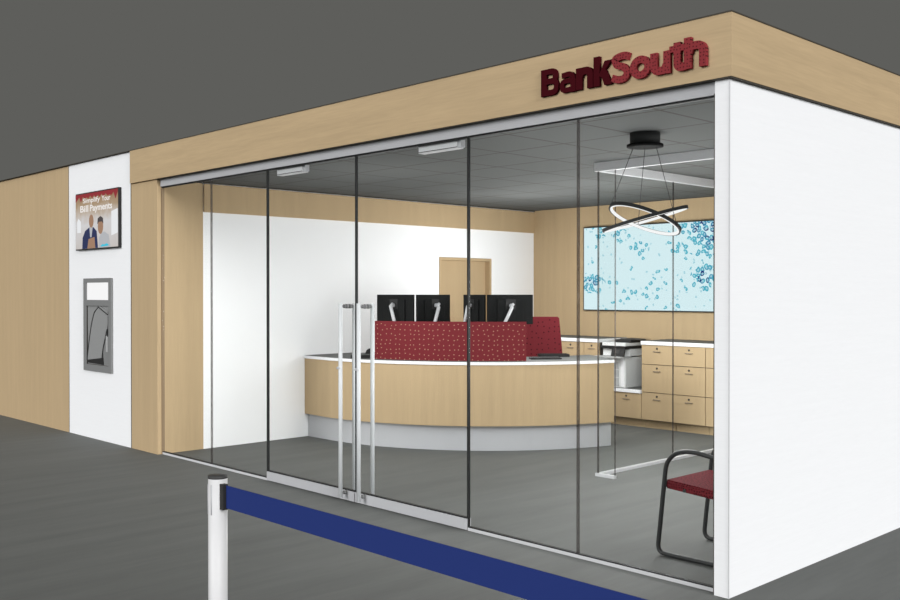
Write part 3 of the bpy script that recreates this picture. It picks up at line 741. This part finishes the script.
# ------------------------------------------------------------------ inner glass partition
PX, PY = -2.703, 2.355
g = empty('glass_partition', (PX, PY, 0)); tag(g, 'inner glass office partition with pale metal header and floor rails', 'partition')
boxobj('header_rail', 'alum_light', (PX-.03, XR-.001, PY-.02, PY+.02, 2.792, ZC-.001), g)
boxobj('header_rail', 'alum_light', (PX-.02, PX+.02, PY+.02, D-.002, 2.792, ZC-.001), g)
boxobj('floor_rail', 'alum_light', (PX-.02, -2.509, PY-.018, PY+.018, 0, .028), g)
boxobj('floor_rail', 'alum_light', (PX-.018, PX+.018, PY+.018, YB-.005, 0, .028), g)
boxobj('glass_pane', 'glass', (PX+.006, -2.515, PY-.005, PY+.005, .028, 2.792), g)
boxobj('glass_pane', 'glass', (PX-.005, PX+.005, PY+.006, 3.570, .028, 2.792), g)
boxobj('glass_pane', 'glass', (PX-.005, PX+.005, 3.576, D-.004, .028, 2.792), g)
boxobj('corner_seal', 'joint', (PX-.006, PX+.007, PY-.006, PY+.007, .028, 2.792), g)
boxobj('edge_seal', 'joint', (-2.515, -2.509, PY-.006, PY+.006, .028, 2.792), g)
boxobj('edge_seal', 'joint', (PX-.006, PX+.006, 3.569, 3.578, .028, 2.792), g)

# ------------------------------------------------------------------ ring pendant
PC = Vector((-1.443, 1.278, 2.231))
pd = empty('ring_pendant', (PC.x, PC.y, ZC)); tag(pd, 'dark canopy pendant with two crossed glowing rings hanging from wires', 'pendant lamp')
w = MB(pd.location); w.lathe([(.112, ZC-.001), (.112, ZC-.088)], (PC.x, PC.y, 0), 40); w.build('canopy', 'canopy', pd)
w = MB(pd.location); w.lathe([(.135, ZC-.088), (.135, ZC-.105), (.1, ZC-.108)], (PC.x, PC.y, 0), 40); w.build('canopy_flange', 'flange', pd)
def band_ring(c, u, v, r_out, th, h):
    """rectangular-section ring in the plane of unit vectors u, v"""
    nrm = u.cross(v).normalized()
    if nrm.z < 0: nrm = -nrm
    t = bmesh.new(); n = 72; rows = []
    for i in range(n):
        a_ = 2*PI*i/n; d_ = u*math.cos(a_)+v*math.sin(a_)
        rows.append([t.verts.new(c+d_*rr+nrm*hh) for rr, hh in ((r_out, -h/2), (r_out, h/2), (r_out-th, h/2), (r_out-th, -h/2))])
    for i in range(n):
        A, B = rows[i], rows[(i+1) % n]
        for k_ in range(4):
            f = t.faces.new((A[k_], A[(k_+1) % 4], B[(k_+1) % 4], B[k_])); f.smooth = False
    bmesh.ops.recalc_face_normals(t, faces=t.faces[:]); return t, nrm
F = Vector((-.722, .692, 0)); Rt = Vector((.692, .722, 0))
ringdefs = []
uA = (Rt*.314+Vector((0, 0, .086))).normalized(); vA = (F+Vector((0, 0, -.03))).normalized()
uB = (Rt*.257+Vector((0, 0, -.10))).normalized(); vB = (F*1+Vector((0, 0, -.13))).normalized()
for u_, v_, r_ in ((uA, vA, .325), (uB, vB, .282)):
    t, nrm = band_ring(PC, u_, v_, r_, .012, .024); w = MB(pd.location); w.merge(t); rg = w.build('ring', 'fixture', pd)
    t, nrm = band_ring(PC-nrm*.004, u_, v_, r_-.0125, .012, .020); w = MB(pd.location); w.merge(t)
    w.build('light_strip', 'led', rg)
for top, bot in (((-.085, 0), PC-uB*.27+Vector((0, 0, .012))), ((0, .0), PC+vB*.27), ((.085, 0), PC+uB*.2-vB*.19+Vector((0, 0, .02)))):
    a_ = PC+Rt*top[0]; a_.z = ZC-.105; w = MB(pd.location); w.tube([a_, bot], .0025, 6); w.build('wire', 'wire', pd)

# ------------------------------------------------------------------ visitor chair behind the glass
ch = empty('visitor_chair', (-.5, .76, 0)); tag(ch, 'black tubular sled-base armchair with red seat behind the right pane', 'chair')
for yy, nm in ((.485, 'near'), (1.035, 'far')):
    base = [(-.735, yy, .44), (-.79, yy, .0155), (-.27, yy, .0155), (-.20, yy, .46)]
    path = [(-.20, yy, .80), (-.22, yy, .60), (-.27, yy, .0155), (-.79, yy, .0155), (-.742, yy, .45), (-.725, yy, .60), (-.655, yy, .672), (-.54, yy, .692), (-.38, yy, .67), (-.225, yy, .645)]
    w = MB(ch.location); w.tube(fillet(path, .06, 7), .0145, 12); w.build('side_frame', 'tube', ch)
w = MB(ch.location); t = bmesh.new(); bmesh.ops.create_cube(t, size=1)
for v in t.verts:
    fr = v.co.x < 0; v.co = Vector((-.745 if fr else -.25, .76+v.co.y*.52, (.46 if fr else .425)+v.co.z*.055))
bmesh.ops.bevel(t, geom=t.edges[:], offset=.01, segments=2, affect='EDGES'); w.merge(t); w.build('seat', 'seatred', ch)
w = MB(ch.location)
for xx, zz in ((-.60, .435), (-.3, .40)): w.tube([(xx, .495, zz), (xx, 1.025, zz)], .011, 10)
w.build('seat_rail', 'tube', ch)
w = MB(ch.location); t = bmesh.new(); bmesh.ops.create_cube(t, size=1)
for v in t.verts:
    tp = v.co.z > 0; v.co = Vector(((-.19 if tp else -.225)+v.co.x*.04, .76+v.co.y*.5, .83 if tp else .55))
bmesh.ops.bevel(t, geom=t.edges[:], offset=.01, segments=2, affect='EDGES'); w.merge(t); w.build('backrest', 'seatred', ch)

# ------------------------------------------------------------------ light
FILL_POINTS = ((-4.6, 1.2, 1.7, 40), (-1.5, .9, 1.5, 55), (-1.9, 2.7, 1.5, 98), (-3.6, 3.8, 1.85, 72), (-5.1, 4.1, 1.9, 66))
wd = bpy.data.worlds.new('World'); S.world = wd; wd.use_nodes = True
bg = wd.node_tree.nodes['Background']; bg.inputs[0].default_value = (*lin((94, 94, 91)), 1); bg.inputs[1].default_value = 1.0
def sun(dirv, strength, ang):
    l = bpy.data.lights.new('sun', 'SUN'); l.energy = strength; l.angle = R(ang)
    o = bpy.data.objects.new('sun_lamp', l); COL.objects.link(o)
    o.rotation_euler = Vector(dirv).to_track_quat('Z', 'Y').to_euler(); return o
def area(loc, rot, sx, sy, power, name='ceiling_fill_light'):
    l = bpy.data.lights.new('area', 'AREA'); l.shape = 'RECTANGLE'; l.size = sx; l.size_y = sy; l.energy = power
    o = bpy.data.objects.new(name, l); COL.objects.link(o); o.location = loc; o.rotation_euler = rot; return o
sun((-.15, -.90, .27), 2.25, 32)
sun((.93, -.17, .33), 3.2, 34)  # second sun, added to light the walls facing right
area((-3.0, 3.0, 2.78), (0, 0, 0), 5.4, 5.2, 20)  # added fill under the ceiling, stands for no real fitting
def fill_point(x, y, z, power, r=.5):  # unseen soft point lights added to even out the lobby walls
    l = bpy.data.lights.new('fill_point', 'POINT'); l.energy = power; l.shadow_soft_size = r
    o = bpy.data.objects.new('lobby_fill_light', l); COL.objects.link(o); o.location = (x, y, z)
for x, y, z, p_ in FILL_POINTS: fill_point(x, y, z, p_)

# ------------------------------------------------------------------ camera
cd = bpy.data.cameras.new('Camera'); cam = bpy.data.objects.new('Camera', cd); COL.objects.link(cam)
cd.sensor_width = 36; cd.lens = 971.479*36/900; cd.clip_start = .05; cd.clip_end = 200
yaw, pitch = -.80634992, -.00726492
cam.location = (2.78299769, -4.78801523, 1.68)
Fv = Vector((math.sin(yaw)*math.cos(pitch), math.cos(yaw)*math.cos(pitch), math.sin(pitch)))
cam.rotation_euler = Fv.to_track_quat('-Z', 'Y').to_euler()
S.camera = cam
S.view_settings.view_transform = 'Standard'; S.view_settings.look = 'None'
S.view_settings.exposure = 0; S.view_settings.gamma = 1; S.view_settings.use_curve_mapping = False
S.cycles.max_bounces = 8; S.cycles.transparent_max_bounces = 16
